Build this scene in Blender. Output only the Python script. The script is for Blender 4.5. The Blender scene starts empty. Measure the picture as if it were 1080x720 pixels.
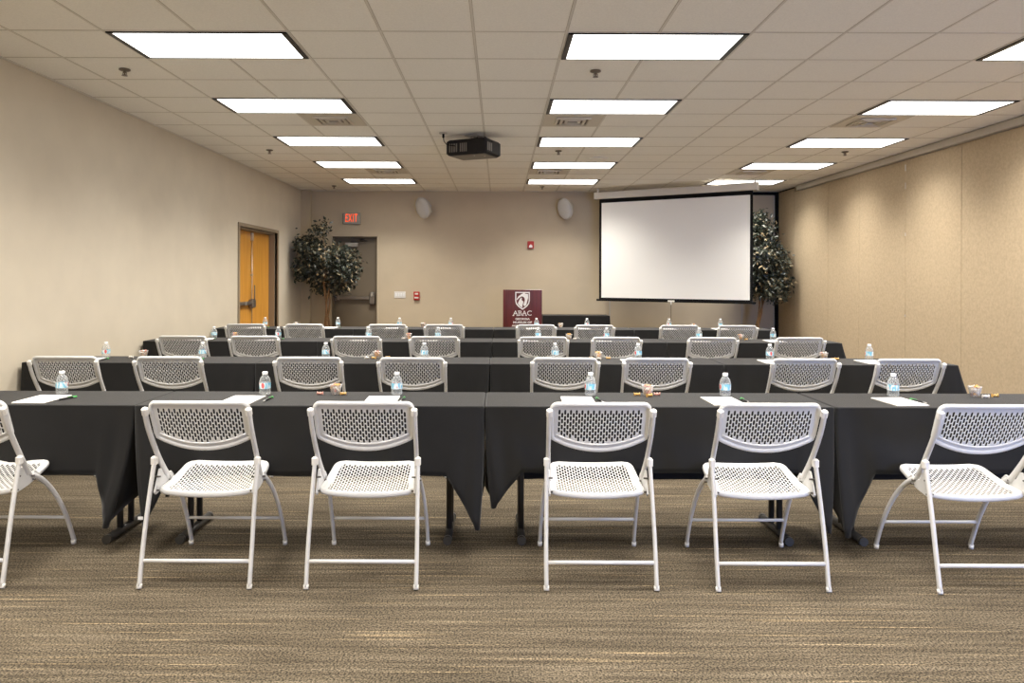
import bpy, math, random
from math import pi, sin, cos, radians
from mathutils import Vector, Matrix

sc = bpy.context.scene
COL = sc.collection
random.seed(7)

# ------------------------------------------------------------------ materials
def new_mat(name):
    m = bpy.data.materials.new(name); m.use_nodes = True
    nt = m.node_tree
    return m, nt, nt.nodes['Principled BSDF']

def mat(name, col, rough=.5, metal=0., spec=.5, trans=0., ior=1.45, emit=None, estr=0., sheen=0., coat=0., noise=0., nscale=60., bump=0., bscale=200.):
    m, nt, b = new_mat(name)
    c = (*col, 1)
    b.inputs['Base Color'].default_value = c
    b.inputs['Roughness'].default_value = rough
    b.inputs['Metallic'].default_value = metal
    b.inputs['Specular IOR Level'].default_value = spec
    b.inputs['Transmission Weight'].default_value = trans
    b.inputs['IOR'].default_value = ior
    b.inputs['Sheen Weight'].default_value = sheen
    b.inputs['Coat Weight'].default_value = coat
    if emit:
        b.inputs['Emission Color'].default_value = (*emit, 1)
        b.inputs['Emission Strength'].default_value = estr
    if noise or bump:
        tc = nt.nodes.new('ShaderNodeTexCoord')
    if noise:
        n = nt.nodes.new('ShaderNodeTexNoise'); n.inputs['Scale'].default_value = nscale; n.inputs['Detail'].default_value = 4
        nt.links.new(tc.outputs['Object'], n.inputs['Vector'])
        r = nt.nodes.new('ShaderNodeValToRGB')
        r.color_ramp.elements[0].position = .3; r.color_ramp.elements[1].position = .7
        r.color_ramp.elements[0].color = (*[v * (1 - noise) for v in col], 1)
        r.color_ramp.elements[1].color = (*[min(1, v * (1 + noise)) for v in col], 1)
        nt.links.new(n.outputs['Fac'], r.inputs['Fac']); nt.links.new(r.outputs['Color'], b.inputs['Base Color'])
    if bump:
        n2 = nt.nodes.new('ShaderNodeTexNoise'); n2.inputs['Scale'].default_value = bscale; n2.inputs['Detail'].default_value = 3
        nt.links.new(tc.outputs['Object'], n2.inputs['Vector'])
        bp = nt.nodes.new('ShaderNodeBump'); bp.inputs['Strength'].default_value = bump; bp.inputs['Distance'].default_value = .004
        nt.links.new(n2.outputs['Fac'], bp.inputs['Height']); nt.links.new(bp.outputs['Normal'], b.inputs['Normal'])
    return m

M = {}
M['wall'] = mat('painted_wall', (.67, .595, .47), .62, spec=.3, noise=.03, nscale=3, bump=.08, bscale=150)
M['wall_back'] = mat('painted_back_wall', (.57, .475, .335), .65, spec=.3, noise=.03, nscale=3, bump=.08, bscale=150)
M['partition'] = mat('fabric_partition', (.50, .395, .265), .9, spec=.15, noise=.09, nscale=38, bump=.25, bscale=120)
M['partition_edge'] = mat('partition_edge', (.40, .31, .2), .7)
M['track'] = mat('track_header', (.55, .50, .42), .5)
M['tile'] = mat('ceiling_tile', (.93, .89, .81), .9, spec=.1, noise=.04, nscale=90, bump=.2, bscale=300)
M['tbar'] = mat('ceiling_grid', (.74, .69, .60), .6)
M['tbar_gap'] = mat('ceiling_gap', (.46, .39, .30), .8)
M['black'] = mat('black_trim', (.010, .0095, .009), .8, spec=.1)
M['chair'] = mat('white_plastic', (.69, .685, .665), .42, spec=.5)
M['chair_frame'] = mat('white_powder_coat', (.66, .65, .63), .33, spec=.5)
M['cap'] = mat('pale_cap', (.82, .80, .75), .4)
M['bolt'] = mat('dark_bolt', (.10, .09, .08), .4, metal=.6)
M['cloth'] = mat('black_tablecloth', (.008, .0075, .0072), .75, spec=.3, sheen=.13, noise=.12, nscale=9, bump=.12, bscale=700)
M['metal_dark'] = mat('dark_steel', (.075, .07, .062), .38, metal=.5)
M['tabletop'] = mat('laminate', (.30, .25, .19), .5)
M['paper'] = mat('paper', (.90, .89, .86), .7)
M['cardboard'] = mat('cardboard', (.42, .36, .27), .8)
M['pen_black'] = mat('pen_black', (.02, .02, .02), .3)
M['pen_green'] = mat('pen_green', (.10, .42, .12), .35)
M['pen_silver'] = mat('pen_silver', (.75, .74, .70), .25, metal=.6)
M['bottle_cap'] = mat('bottle_cap', (.88, .88, .86), .4)
def clear(name, col, alpha, rough):
    m, nt, b = new_mat(name)
    b.inputs['Base Color'].default_value = (*col, 1); b.inputs['Roughness'].default_value = rough; b.inputs['Specular IOR Level'].default_value = .8
    lw = nt.nodes.new('ShaderNodeLayerWeight'); lw.inputs['Blend'].default_value = .35
    mr = nt.nodes.new('ShaderNodeMapRange'); mr.inputs['To Min'].default_value = alpha; mr.inputs['To Max'].default_value = min(1, alpha + .55)
    nt.links.new(lw.outputs['Facing'], mr.inputs['Value']); nt.links.new(mr.outputs['Result'], b.inputs['Alpha'])
    return m
M['water'] = clear('clear_water_bottle', (.80, .83, .82), .16, .06)
M['cup'] = clear('clear_cup', (.85, .85, .84), .10, .1)
M['candy_gold'] = mat('gold_wrapper', (.72, .42, .12), .35, coat=.5)
M['candy_white'] = mat('white_wrapper', (.86, .80, .72), .4, coat=.5)
M['candy_pink'] = mat('pink_wrapper', (.80, .38, .30), .4, coat=.5)
M['frame_paint'] = mat('door_frame_paint', (.30, .24, .165), .5)
M['door_paint'] = mat('door_paint', (.20, .158, .105), .5)
M['hardware'] = mat('door_hardware', (.30, .27, .24), .32, metal=.8)
M['steel'] = mat('brushed_steel', (.62, .59, .54), .3, metal=.8)
M['white_box'] = mat('white_plate', (.80, .78, .72), .5)
M['speaker_shell'] = mat('speaker_shell', (.68, .66, .61), .5)
M['speaker_grille'] = mat('speaker_grille', (.60, .585, .55), .6, bump=.6, bscale=260)
M['red'] = mat('alarm_red', (.45, .03, .02), .4)
M['exit_body'] = mat('exit_body', (.40, .39, .34), .4)
M['exit_red'] = mat('exit_letters', (.6, .03, .01), .5, emit=(1, .10, .02), estr=.9)
M['screen_cloth'] = mat('screen_fabric', (.92, .905, .85), .75)
M['screen_case'] = mat('screen_case', (.72, .67, .58), .45)
M['projector'] = mat('projector_shell', (.014, .012, .011), .6, spec=.25)
M['projector_grey'] = mat('projector_underside', (.17, .145, .115), .5)
M['maroon_text'] = mat('white_lettering', (.85, .82, .80), .5)
M['vent'] = mat('vent_metal', (.64, .57, .46), .5)
M['vent_dark'] = mat('vent_core', (.16, .13, .10), .7)
M['fixture'] = mat('fixture_frame', (.025, .02, .016), .4)
M['diffuser'] = mat('light_diffuser', (1, 1, 1), .5, emit=(1, .985, .955), estr=3.0)
M['stem'] = mat('ficus_stem', (.24, .135, .06), .8, noise=.3, nscale=30)
M['basket'] = mat('wicker_basket', (.22, .13, .06), .8, noise=.3, nscale=50)
M['baseboard'] = mat('rubber_base', (.09, .07, .055), .6)
M['brass'] = mat('sprinkler_metal', (.22, .18, .14), .35, metal=.8)
M['glass_pane'] = mat('added_daylight_glass', (.5, .6, .8), .2, emit=(.35, .55, 1.0), estr=1.5)  # blue glow of the added, unseen rear opening

def wood(name, c1, c2, sx=1., sz=30., rough=.4, coat=.2):
    m, nt, b = new_mat(name)
    tc = nt.nodes.new('ShaderNodeTexCoord'); mp = nt.nodes.new('ShaderNodeMapping')
    mp.inputs['Scale'].default_value = (sz, sz, sx)
    n = nt.nodes.new('ShaderNodeTexNoise'); n.inputs['Scale'].default_value = 1.2; n.inputs['Detail'].default_value = 5
    r = nt.nodes.new('ShaderNodeValToRGB'); r.color_ramp.elements[0].position = .35; r.color_ramp.elements[1].position = .65
    r.color_ramp.elements[0].color = (*c1, 1); r.color_ramp.elements[1].color = (*c2, 1)
    nt.links.new(tc.outputs['Object'], mp.inputs['Vector']); nt.links.new(mp.outputs['Vector'], n.inputs['Vector'])
    nt.links.new(n.outputs['Fac'], r.inputs['Fac']); nt.links.new(r.outputs['Color'], b.inputs['Base Color'])
    b.inputs['Roughness'].default_value = rough; b.inputs['Coat Weight'].default_value = coat
    return m
M['door_wood'] = wood('maple_door', (.66, .29, .035), (.78, .38, .06), 1.2, 22)
M['podium'] = wood('mahogany_laminate', (.085, .012, .010), (.135, .020, .016), 1., 14, .35, .3)

def carpet():
    m, nt, b = new_mat('striped_carpet')
    L = nt.links.new
    geo = nt.nodes.new('ShaderNodeNewGeometry')
    def noise(sx, sy, scale, detail):
        mp = nt.nodes.new('ShaderNodeMapping'); mp.inputs['Scale'].default_value = (sx, sy, 1)
        n = nt.nodes.new('ShaderNodeTexNoise'); n.inputs['Scale'].default_value = scale; n.inputs['Detail'].default_value = detail
        L(geo.outputs['Position'], mp.inputs['Vector']); L(mp.outputs['Vector'], n.inputs['Vector']); return n
    def ramp(n, stops):
        r = nt.nodes.new('ShaderNodeValToRGB'); e = r.color_ramp.elements
        while len(e) < len(stops): e.new(.5)
        for q, (p, c) in zip(e, stops): q.position = p; q.color = (*c, 1)
        L(n.outputs['Fac'], r.inputs['Fac']); return r
    base = ramp(noise(1.6, 36, 1, 5), [(.3, (.070, .056, .039)), (.5, (.106, .086, .060)), (.7, (.150, .123, .088))])
    fine = ramp(noise(130, 130, 1, 2), [(.38, (.25, .26, .26)), (.62, (1.8, 1.76, 1.7))])
    streak = ramp(noise(1.1, 85, 1, 1), [(.66, (0, 0, 0)), (.71, (1, 1, 1))])
    patch = ramp(noise(2.2, 2.2, 1, 2), [(.3, (.86, .86, .86)), (.7, (1.12, 1.12, 1.12))])
    def mix(kind, f, a, c):
        x = nt.nodes.new('ShaderNodeMix'); x.data_type = 'RGBA'; x.blend_type = kind
        if isinstance(f, float): x.inputs[0].default_value = f
        else: L(f, x.inputs[0])
        L(a, x.inputs[6])
        if isinstance(c, tuple): x.inputs[7].default_value = (*c, 1)
        else: L(c, x.inputs[7])
        return x.outputs[2]
    o = mix('MULTIPLY', 1., base.outputs[0], patch.outputs[0])
    st = nt.nodes.new('ShaderNodeMath'); st.operation = 'MULTIPLY'; st.inputs[1].default_value = .55
    L(streak.outputs[0], st.inputs[0])
    o = mix('MIX', st.outputs[0], o, (.44, .335, .20))
    o = mix('MULTIPLY', .85, o, fine.outputs[0])
    L(o, b.inputs['Base Color'])
    b.inputs['Roughness'].default_value = .95; b.inputs['Specular IOR Level'].default_value = .1
    bn = noise(220, 220, 1, 2); bp = nt.nodes.new('ShaderNodeBump'); bp.inputs['Strength'].default_value = .5; bp.inputs['Distance'].default_value = .005
    L(bn.outputs['Fac'], bp.inputs['Height']); L(bp.outputs['Normal'], b.inputs['Normal'])
    return m
M['carpet'] = carpet()

def leaf_mat():
    m, nt, b = new_mat('ficus_leaves')
    g = nt.nodes.new('ShaderNodeNewGeometry'); r = nt.nodes.new('ShaderNodeValToRGB'); e = r.color_ramp.elements
    st = [(0, (.010, .014, .010)), (.45, (.022, .030, .019)), (.72, (.060, .068, .048)), (.88, (.13, .13, .095)), (.97, (.42, .33, .19))]
    while len(e) < len(st): e.new(.5)
    for q, (p, c) in zip(e, st): q.position = p; q.color = (*c, 1)
    nt.links.new(g.outputs['Random Per Island'], r.inputs['Fac']); nt.links.new(r.outputs['Color'], b.inputs['Base Color'])
    b.inputs['Roughness'].default_value = .38
    return m
M['leaf'] = leaf_mat()

def label_mat():
    m, nt, b = new_mat('bottle_label')
    tc = nt.nodes.new('ShaderNodeTexCoord'); n = nt.nodes.new('ShaderNodeTexNoise')
    n.inputs['Scale'].default_value = 42; n.inputs['Detail'].default_value = 1
    mp = nt.nodes.new('ShaderNodeMapping'); mp.inputs['Scale'].default_value = (1, 1, .45)
    r = nt.nodes.new('ShaderNodeValToRGB'); r.color_ramp.interpolation = 'CONSTANT'; e = r.color_ramp.elements
    st = [(0, (.72, .12, .12)), (.33, (.78, .86, .88)), (.47, (.22, .56, .74)), (.60, (.55, .76, .84)), (.70, (.82, .86, .86))]
    while len(e) < len(st): e.new(.5)
    for q, (p, c) in zip(e, st): q.position = p; q.color = (*c, 1)
    L = nt.links.new
    L(tc.outputs['Object'], mp.inputs['Vector']); L(mp.outputs['Vector'], n.inputs['Vector'])
    L(n.outputs['Fac'], r.inputs['Fac']); L(r.outputs['Color'], b.inputs['Base Color'])
    b.inputs['Roughness'].default_value = .35
    return m
M['label'] = label_mat()

# ------------------------------------------------------------------ mesh builder
class MB:
    def __init__(s): s.v = []; s.f = []; s.sm = []
    def face(s, idx, smooth=False): s.f.append(tuple(idx)); s.sm.append(smooth)
    def add(s, vs, fs, smooth=False):
        b = len(s.v); s.v += [tuple(v) for v in vs]
        for f in fs: s.face([b + i for i in f], smooth)
    def box(s, x0, x1, y0, y1, z0, z1, T=None):
        vs = [Vector((x, y, z)) for x in (x0, x1) for y in (y0, y1) for z in (z0, z1)]
        if T: vs = [T @ v for v in vs]
        s.add(vs, [(0, 1, 3, 2), (4, 6, 7, 5), (0, 4, 5, 1), (2, 3, 7, 6), (0, 2, 6, 4), (1, 5, 7, 3)])
    def bbox(s, x0, x1, y0, y1, z0, z1, b=.003, T=None):   # chamfered box
        def ring(i, z):
            xa, xb, ya, yb = x0 + i, x1 - i, y0 + i, y1 - i
            return [(xa + b, ya, z), (xb - b, ya, z), (xb, ya + b, z), (xb, yb - b, z), (xb - b, yb, z), (xa + b, yb, z), (xa, yb - b, z), (xa, ya + b, z)]
        rings = [ring(b, z0), ring(0, z0 + b), ring(0, z1 - b), ring(b, z1)]
        s.loft([[Vector(p) for p in r] for r in rings], True, True, False, T)
    def loft(s, rings, cap0=True, cap1=True, smooth=True, T=None):
        b = len(s.v); n = len(rings[0])
        for r in rings: s.v += [tuple((T @ Vector(p)) if T else p) for p in r]
        for i in range(len(rings) - 1):
            for j in range(n):
                k = (j + 1) % n
                s.face((b + i * n + j, b + i * n + k, b + (i + 1) * n + k, b + (i + 1) * n + j), smooth)
        if cap0: s.face([b + j for j in reversed(range(n))])
        if cap1: s.face([b + (len(rings) - 1) * n + j for j in range(n)])
    def tube(s, pts, r, n=10, ry=None, cap=True, rs=None):
        pts = [Vector(p) for p in pts]; rings = []
        up = None
        for i, p in enumerate(pts):
            d = (pts[min(i + 1, len(pts) - 1)] - pts[max(i - 1, 0)]).normalized()
            if up is None:
                ref = Vector((1, 0, 0)) if abs(d.x) < .8 else Vector((0, 0, 1))
                up = (ref - d * ref.dot(d)).normalized()
            else: up = (up - d * up.dot(d)).normalized()
            sd = d.cross(up)
            ra = rs[i] if rs else r; rb = (ry if ry else r) * (ra / r)
            rings.append([p + up * cos(2 * pi * k / n) * ra + sd * sin(2 * pi * k / n) * rb for k in range(n)])
        s.loft(rings, cap, cap)
    def closed_sweep(s, pts, ra, rb, nrm, n=8):             # closed loop with an oval section; nrm = panel normal
        m = len(pts); b = len(s.v)
        for i, p in enumerate(pts):
            d = (pts[(i + 1) % m] - pts[i - 1]).normalized(); nn = nrm[i] if isinstance(nrm, list) else nrm
            side = d.cross(nn).normalized(); n2 = side.cross(d)
            for k in range(n): s.v.append(tuple(p + side * cos(2 * pi * k / n) * ra + n2 * sin(2 * pi * k / n) * rb))
        for i in range(m):
            j = (i + 1) % m
            for k in range(n):
                l = (k + 1) % n
                s.face((b + i * n + k, b + j * n + k, b + j * n + l, b + i * n + l), True)
    def lathe(s, prof, n=20, c=(0, 0, 0), T=None, cap0=True, cap1=True):
        rings = [[Vector((c[0] + r * cos(2 * pi * k / n), c[1] + r * sin(2 * pi * k / n), c[2] + z)) for k in range(n)] for r, z in prof]
        s.loft(rings, cap0, cap1, True, T)
    def prism(s, poly, y0, y1, T=None):                      # poly in x,z extruded along y
        n = len(poly)
        vs = [Vector((x, y0, z)) for x, z in poly] + [Vector((x, y1, z)) for x, z in poly]
        if T: vs = [T @ v for v in vs]
        b = len(s.v); s.v += [tuple(v) for v in vs]
        s.face([b + i for i in range(n)]); s.face([b + n + i for i in reversed(range(n))])
        for i in range(n):
            j = (i + 1) % n; s.face((b + i, b + n + i, b + n + j, b + j))
    def mesh(s, name, m):
        me = bpy.data.meshes.new(name); me.from_pydata(s.v, [], s.f)
        me.polygons.foreach_set('use_smooth', s.sm)
        me.materials.append(M[m]); me.validate(); me.update()
        import bmesh
        bm = bmesh.new(); bm.from_mesh(me); bmesh.ops.recalc_face_normals(bm, faces=bm.faces); bm.to_mesh(me); bm.free()
        return me
    def build(s, name, m, parent=None, loc=None):
        o = bpy.data.objects.new(name, s.mesh(name, m)); COL.objects.link(o)
        if parent: o.parent = parent
        if loc is not None: o.location = loc
        return o

def tag(o, label, cat, group=None):
    o['label'] = label; o['category'] = cat
    if group: o['group'] = group
    return o
def thing(name, label, cat, loc=(0, 0, 0), rz=0, group=None):
    o = bpy.data.objects.new(name, None); COL.objects.link(o); o.empty_display_size = .1
    o.location = loc; o.rotation_euler = (0, 0, rz)
    return tag(o, label, cat, group)
def struct(mb, name, m, loc=None):
    o = mb.build(name, m, None, loc); o['kind'] = 'structure'; return o
def dup(root, loc, label, rz=0, group=None):
    r = root.copy(); COL.objects.link(r); r.location = loc; r.rotation_euler = (0, 0, rz); r['label'] = label
    if group: r['group'] = group
    for ch in list(root.children):
        c = ch.copy(); COL.objects.link(c); c.parent = r
        for g in ch.children:
            d = g.copy(); COL.objects.link(d); d.parent = c
    return r
def text_mesh(name, body, m, size, T, parent, sx=1., bold=.0, depth=.002):
    cu = bpy.data.curves.new(name, 'FONT'); cu.body = body; cu.size = size; cu.align_x = 'CENTER'; cu.align_y = 'CENTER'
    cu.extrude = depth; cu.offset = bold; cu.space_character = 1.2 if body == 'EXIT' else 1.0
    t = bpy.data.objects.new(name, cu); COL.objects.link(t)
    me = bpy.data.meshes.new_from_object(t); COL.objects.unlink(t); bpy.data.objects.remove(t)
    me.transform(T @ Matrix.Diagonal((sx, 1, 1, 1)))
    me.materials.clear(); me.materials.append(M[m])
    o = bpy.data.objects.new(name, me); COL.objects.link(o); o.parent = parent
    return o
FRONT = Matrix.Rotation(radians(90), 4, 'X')      # text standing up, read from -Y

# ------------------------------------------------------------------ room
XL, XR, YB, YF, H = -3.68, 5.20, 13.99, -3.2, 3.009
g = MB(); g.box(XL - .2, XR + .2, YF - .2, YB + .2, -.1, 0); struct(g, 'floor', 'carpet')
g = MB(); g.box(XL - .2, XR + .2, YF - .2, YB + .2, H + .006, H + .1); struct(g, 'ceiling', 'tile')
# suspended grid
GX, GY, P = -.176, 4.92, .6096
g = MB(); gg = MB()
k = -6
while GX + k * P < XR:
    x = GX + k * P
    if x > XL + .03:
        g.box(x - .007, x + .007, YF, YB, H + .003, H + .006)
        gg.box(x - .0095, x + .0095, YF, YB, H + .0045, H + .007)
    k += 1
k = -13
while GY + k * P < YB:
    y = GY + k * P
    if y > YF: 
        g.box(XL, XR, y - .006, y + .006, H + .0035, H + .006)
        gg.box(XL, XR, y - .0085, y + .0085, H + .005, H + .0072)
    k += 1
struct(g, 'trim_1', 'tbar'); struct(gg, 'trim_2', 'tbar_gap')
g = MB()
g.box(XL, XL + .022, YF, YB, H - .001, H + .006); g.box(XR - .022, XR, YF, YB, H - .001, H + .006); g.box(XL, XR, YB - .022, YB, H - .001, H + .006)
struct(g, 'trim_3', 'tbar')

# left wall with the double-door opening
D1a, D1b, D1t = 10.58, 12.39, 2.125
g = MB()
g.box(XL - .3, XL, YF, D1a, 0, H + .02); g.box(XL - .3, XL, D1b, YB, 0, H + .02); g.box(XL - .3, XL, D1a, D1b, D1t, H + .02)
struct(g, 'wall_left', 'wall')
g = MB(); g.box(XL, XL + .175, 13.86, YB + .01, 0, H + .004); struct(g, 'wall_pilaster', 'wall_back')
# back wall with a door opening
B0, B1, BT = -3.125, -2.285, 2.165
g = MB()
g.box(XL - .2, B0, YB, YB + .25, 0, H + .02); g.box(B1, XR + .2, YB, YB + .25, 0, H + .02); g.box(B0, B1, YB, YB + .25, BT, H + .02)
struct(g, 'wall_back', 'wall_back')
g = MB(); g.box(XR, XR + .25, YF, YB, 0, H + .02); struct(g, 'wall_right', 'partition_edge')
# rear wall behind the camera, with an unseen glazed opening added for blue daylight
W0, W1, WB, WT = 3.3, 5.0, .1, 1.9
g = MB()
g.box(XL - .2, W0, YF - .2, YF, 0, H + .02); g.box(W1, XR + .2, YF - .2, YF, 0, H + .02)
g.box(W0, W1, YF - .2, YF, WT, H + .02); g.box(W0, W1, YF - .2, YF, 0, WB)
struct(g, 'wall_rear', 'wall')
g = MB(); g.box(W0, W1, YF - .16, YF - .14, WB, WT); w = struct(g, 'added_window', 'glass_pane')
g = MB()
g.box(W0, W0 + .05, YF - .14, YF - .02, WB, WT); g.box(W1 - .05, W1, YF - .14, YF - .02, WB, WT)
g.box(W0, W1, YF - .14, YF - .02, WT - .05, WT); g.box(W0, W1, YF - .14, YF - .02, WB, WB + .05); g.box((W0 + W1) / 2 - .04, (W0 + W1) / 2 + .04, YF - .14, YF - .02, WB, WT)
g.build('added_window_frame', 'frame_paint', w)

# baseboards
g = MB(); g.box(XL, XL + .008, YF, D1a - .06, 0, .1); g.box(XL, XL + .008, D1b + .06, 13.86, 0, .1); struct(g, 'baseboard_left', 'baseboard')
g = MB(); g.box(B1 + .06, 2.02, YB - .008, YB, 0, .1); g.box(XL + .175, B0 - .06, YB - .008, YB, 0, .1); struct(g, 'baseboard_back', 'baseboard')

# right wall: folding partition panels (each panel a leaf of the wall) and header track
joints = [YF, -1.1, .1, 1.3, 2.5, 3.7, 4.9, 6.1, 7.28, 8.40, 9.56, 10.79, 11.82, 13.18, YB - .03]
g = MB()
for a, b in zip(joints[:-1], joints[1:]):
    g.bbox(XR - .03, XR + .01, a + .003, b - .003, .02, H - (.09 if a < 13 else .012), .004)
struct(g, 'wall_partition', 'partition')
g = MB()
g.box(XR - .034, XR - .026, 9.555, 9.565, 2.78, 2.86); g.box(XR - .034, XR - .026, 9.555, 9.565, 2.55, 2.63)
g.box(XR - .034, XR - .026, 9.55, 9.57, 1.95, 1.99); g.box(XR - .034, XR - .026, 9.55, 9.57, .92, .95)
struct(g, 'trim_4', 'steel')
g = MB(); g.bbox(XR - .085, XR + .01, YF, 12.95, H - .085, H - .001, .006); struct(g, 'trim_5', 'track')
# back right: partition panels, dark post and dark head track
g = MB()
g.bbox(2.06, 4.50, YB - .035, YB + .01, .02, H - .05, .004); g.bbox(4.515, 5.09, YB - .035, YB + .01, .02, H - .05, .004)
struct(g, 'wall_back_panel', 'wall_back')
g = MB(); g.box(3.9, 5.16, YB - .06, YB, H - .055, H - .001); g.box(5.13, 5.168, YB - .09, YB, 0, H - .001)
g.box(XR - .034, XR - .028, 13.15, YB - .02, H - .02, H); struct(g, 'trim_6', 'black')
g = MB(); g.box(5.09, 5.108, YB - .05, YB, 0, H - .06); g.box(2.04, 2.06, YB - .045, YB, 0, H - .05); g.box(4.50, 4.514, YB - .04, YB, .0, 1.1); struct(g, 'trim_7', 'track')

# double maple door in the left wall (recessed)
g = MB()
fx0, fx1 = XL - .16, XL + .018
g.box(fx0, fx1, D1a - .05, D1a, 0, D1t + .05); g.box(fx0, fx1, D1b, D1b + .05, 0, D1t + .05); g.box(fx0, fx1, D1a, D1b, D1t, D1t + .05)
g.box(fx0, fx1 - .05, D1a, D1a + .03, 0, D1t); g.box(fx0, fx1 - .05, D1b - .03, D1b, 0, D1t); g.box(fx0, fx1 - .05, D1a, D1b, D1t - .03, D1t)
struct(g, 'trim_8', 'frame_paint')
mid = (D1a + D1b) / 2 + .03
for n, (a, b) in enumerate(((D1a + .033, mid - .003), (mid + .003, D1b - .033))):
    g = MB(); g.bbox(XL - .165, XL - .125, a, b, .01, D1t - .034, .002); dr = struct(g, 'door_%d' % (n + 1), 'door_wood')
    if n == 0:
        q = MB(); q.tube([(XL - .105, b - .05, .15), (XL - .105, b - .05, D1t - .05)], .007); q.bbox(XL - .126, XL - .085, b - .075, b - .03, D1t - .17, D1t - .045, .006); q.bbox(XL - .126, XL - .09, b - .065, b - .04, 1.42, 1.45, .004)
        q.build('latch_rod', 'steel', dr)
        q = MB(); q.bbox(XL - .126, XL - .06, a + .12, b - .10, .985, 1.035, .01); q.bbox(XL - .126, XL - .05, b - .16, b - .01, .93, 1.07, .02)
        q.bbox(XL - .06, XL - .045, b - .10, b - .07, 1.05, 1.28, .006)
        q.build('panic_bar', 'hardware', dr)
        q = MB(); q.bbox(XL - .062, XL - .052, a + .42, a + .47, .985, 1.04, .003); q.build('bar_badge', 'steel', dr)

# painted exit door in the back wall
g = MB()
g.box(B0 - .045, B0, YB - .018, YB + .12, 0, BT + .045); g.box(B1, B1 + .03, YB - .018, YB + .12, 0, BT + .03); g.box(B0, B1, YB - .018, YB + .12, BT, BT + .03)
struct(g, 'trim_9', 'wall_back')
g = MB()
g.box(B0, B0 + .02, YB + .02, YB + .14, 0, BT); g.box(B1 - .02, B1, YB + .02, YB + .14, 0, BT); g.box(B0, B1, YB + .02, YB + .14, BT - .02, BT)
struct(g, 'trim_10', 'door_paint')
g = MB(); g.bbox(B0 + .02, B1 - .02, YB + .14, YB + .18, .01, BT - .02, .002); dr = struct(g, 'door_3', 'door_paint')
q = MB(); q.bbox(B0 + .08, B1 - .10, YB + .065, YB + .10, .985, 1.045, .008); q.bbox(B0 + .03, B0 + .12, YB + .06, YB + .14, .96, 1.07, .01); q.bbox(B1 - .16, B1 - .05, YB + .05, YB + .14, .90, 1.12, .012)
q.build('panic_bar', 'hardware', dr)
q = MB(); q.bbox(B1 - .13, B1 - .07, YB + .03, YB + .06, 1.04, 1.13, .01); q.build('bar_end_cover', 'steel', dr)
q = MB(); q.bbox(B1 - .62, B1 - .38, YB + .07, YB + .139, BT - .19, BT - .11, .008); q.build('door_closer', 'steel', dr)
q = MB(); q.tube([(B1 - .5, YB + .09, BT - .10), (B1 - .2, YB + .05, BT - .07), (B1 - .35, YB + .1, BT - .04)], .012); q.build('closer_arm', 'hardware', dr)

# ------------------------------------------------------------------ ceiling fittings
def fixture(x0, y0, seen, label):
    t = thing('ceiling_light', label, 'ceiling light', (x0 + P, y0 + P / 2, H), 0, 'recessed ceiling lights')
    a, b = P, P / 2
    g = MB()
    g.box(-a + .014, -a + .05, -b + .014, b - .014, -.004, .004); g.box(a - .05, a - .014, -b + .014, b - .014, -.004, .004)
    g.box(-a + .014, a - .014, -b + .014, -b + .028, -.004, .004); g.box(-a + .014, a - .014, b - .028, b - .014, -.004, .004)
    g.build('light_frame', 'fixture', t)
    g = MB(); g.box(-a + .05, a - .05, -b + .028, b - .028, -.0015, .004); g.build('diffuser', 'diffuser', t)
    L = bpy.data.lights.new('lamp', 'AREA'); L.shape = 'RECTANGLE'; L.size = 1.1; L.size_y = .54
    L.energy = LAMP_W; L.color = (1.0, .955, .885); L.spread = radians(LAMP_SPREAD)
    lo = bpy.data.objects.new('lamp', L); COL.objects.link(lo); lo.parent = t; lo.location = (0, 0, -.008)
    return t
LAMP_W = 26; LAMP_SPREAD = 125
cols = [(GX - 4 * P, 'left'), (GX + P, 'middle'), (GX + 6 * P, 'right')]
ords = ['nearest to the camera', 'second from the camera', 'third from the camera', 'fourth from the camera', 'nearest the back wall']
for x0, cn in cols:
    for i in range(-4, 5):
        rows = 3 * i
        y0 = GY + rows * P
        if y0 < YF + .1: continue
        if i == -1 and False: continue
        if i >= 0: lab = 'bright flush ceiling light panel in the %s column, %s' % (cn, ords[i])
        else: lab = 'flush ceiling light panel in the %s column, %s behind the camera' % (cn, ['', 'just', 'second', 'third', 'fourth'][-i])
        fixture(x0, y0, i >= 0, lab)

vent0 = thing('ceiling_vent', '', 'air vent', (0, 0, H), 0, 'square ceiling air vents')
g = MB(); a = P / 2 - .014
g.box(-a, a, -a, a, -.003, .004); g.build('vent_plate', 'vent', vent0)
g = MB(); g.box(-.17, .17, -.17, .17, -.006, -.0031); g.build('vent_core', 'vent_dark', vent0)
for s in (.165, .115, .065):
    g = MB()
    for sx, sy in ((1, 0), (-1, 0), (0, 1), (0, -1)):
        if sx: g.box(sx * s - .012, sx * s + .012, -s, s, -.022, -.0061)
        else: g.box(-s, s, sy * s - .012, sy * s + .012, -.022, -.0061)
    g.build('louvre', 'vent', vent0)
first = True
for x0, cn in ((GX - 3 * P, 'left'), (GX + P, 'middle'), (GX + 6 * P, 'right')):
    for r, rn in ((4, 'second'), (10, 'fourth')):
        loc = (x0 + P / 2, GY + (r + .5) * P, H); lab = 'square ceiling air vent behind the %s light of the %s column' % (rn, cn)
        if first: vent0.location = loc; vent0['label'] = lab; first = False
        else: dup(vent0, loc, lab)

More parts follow.
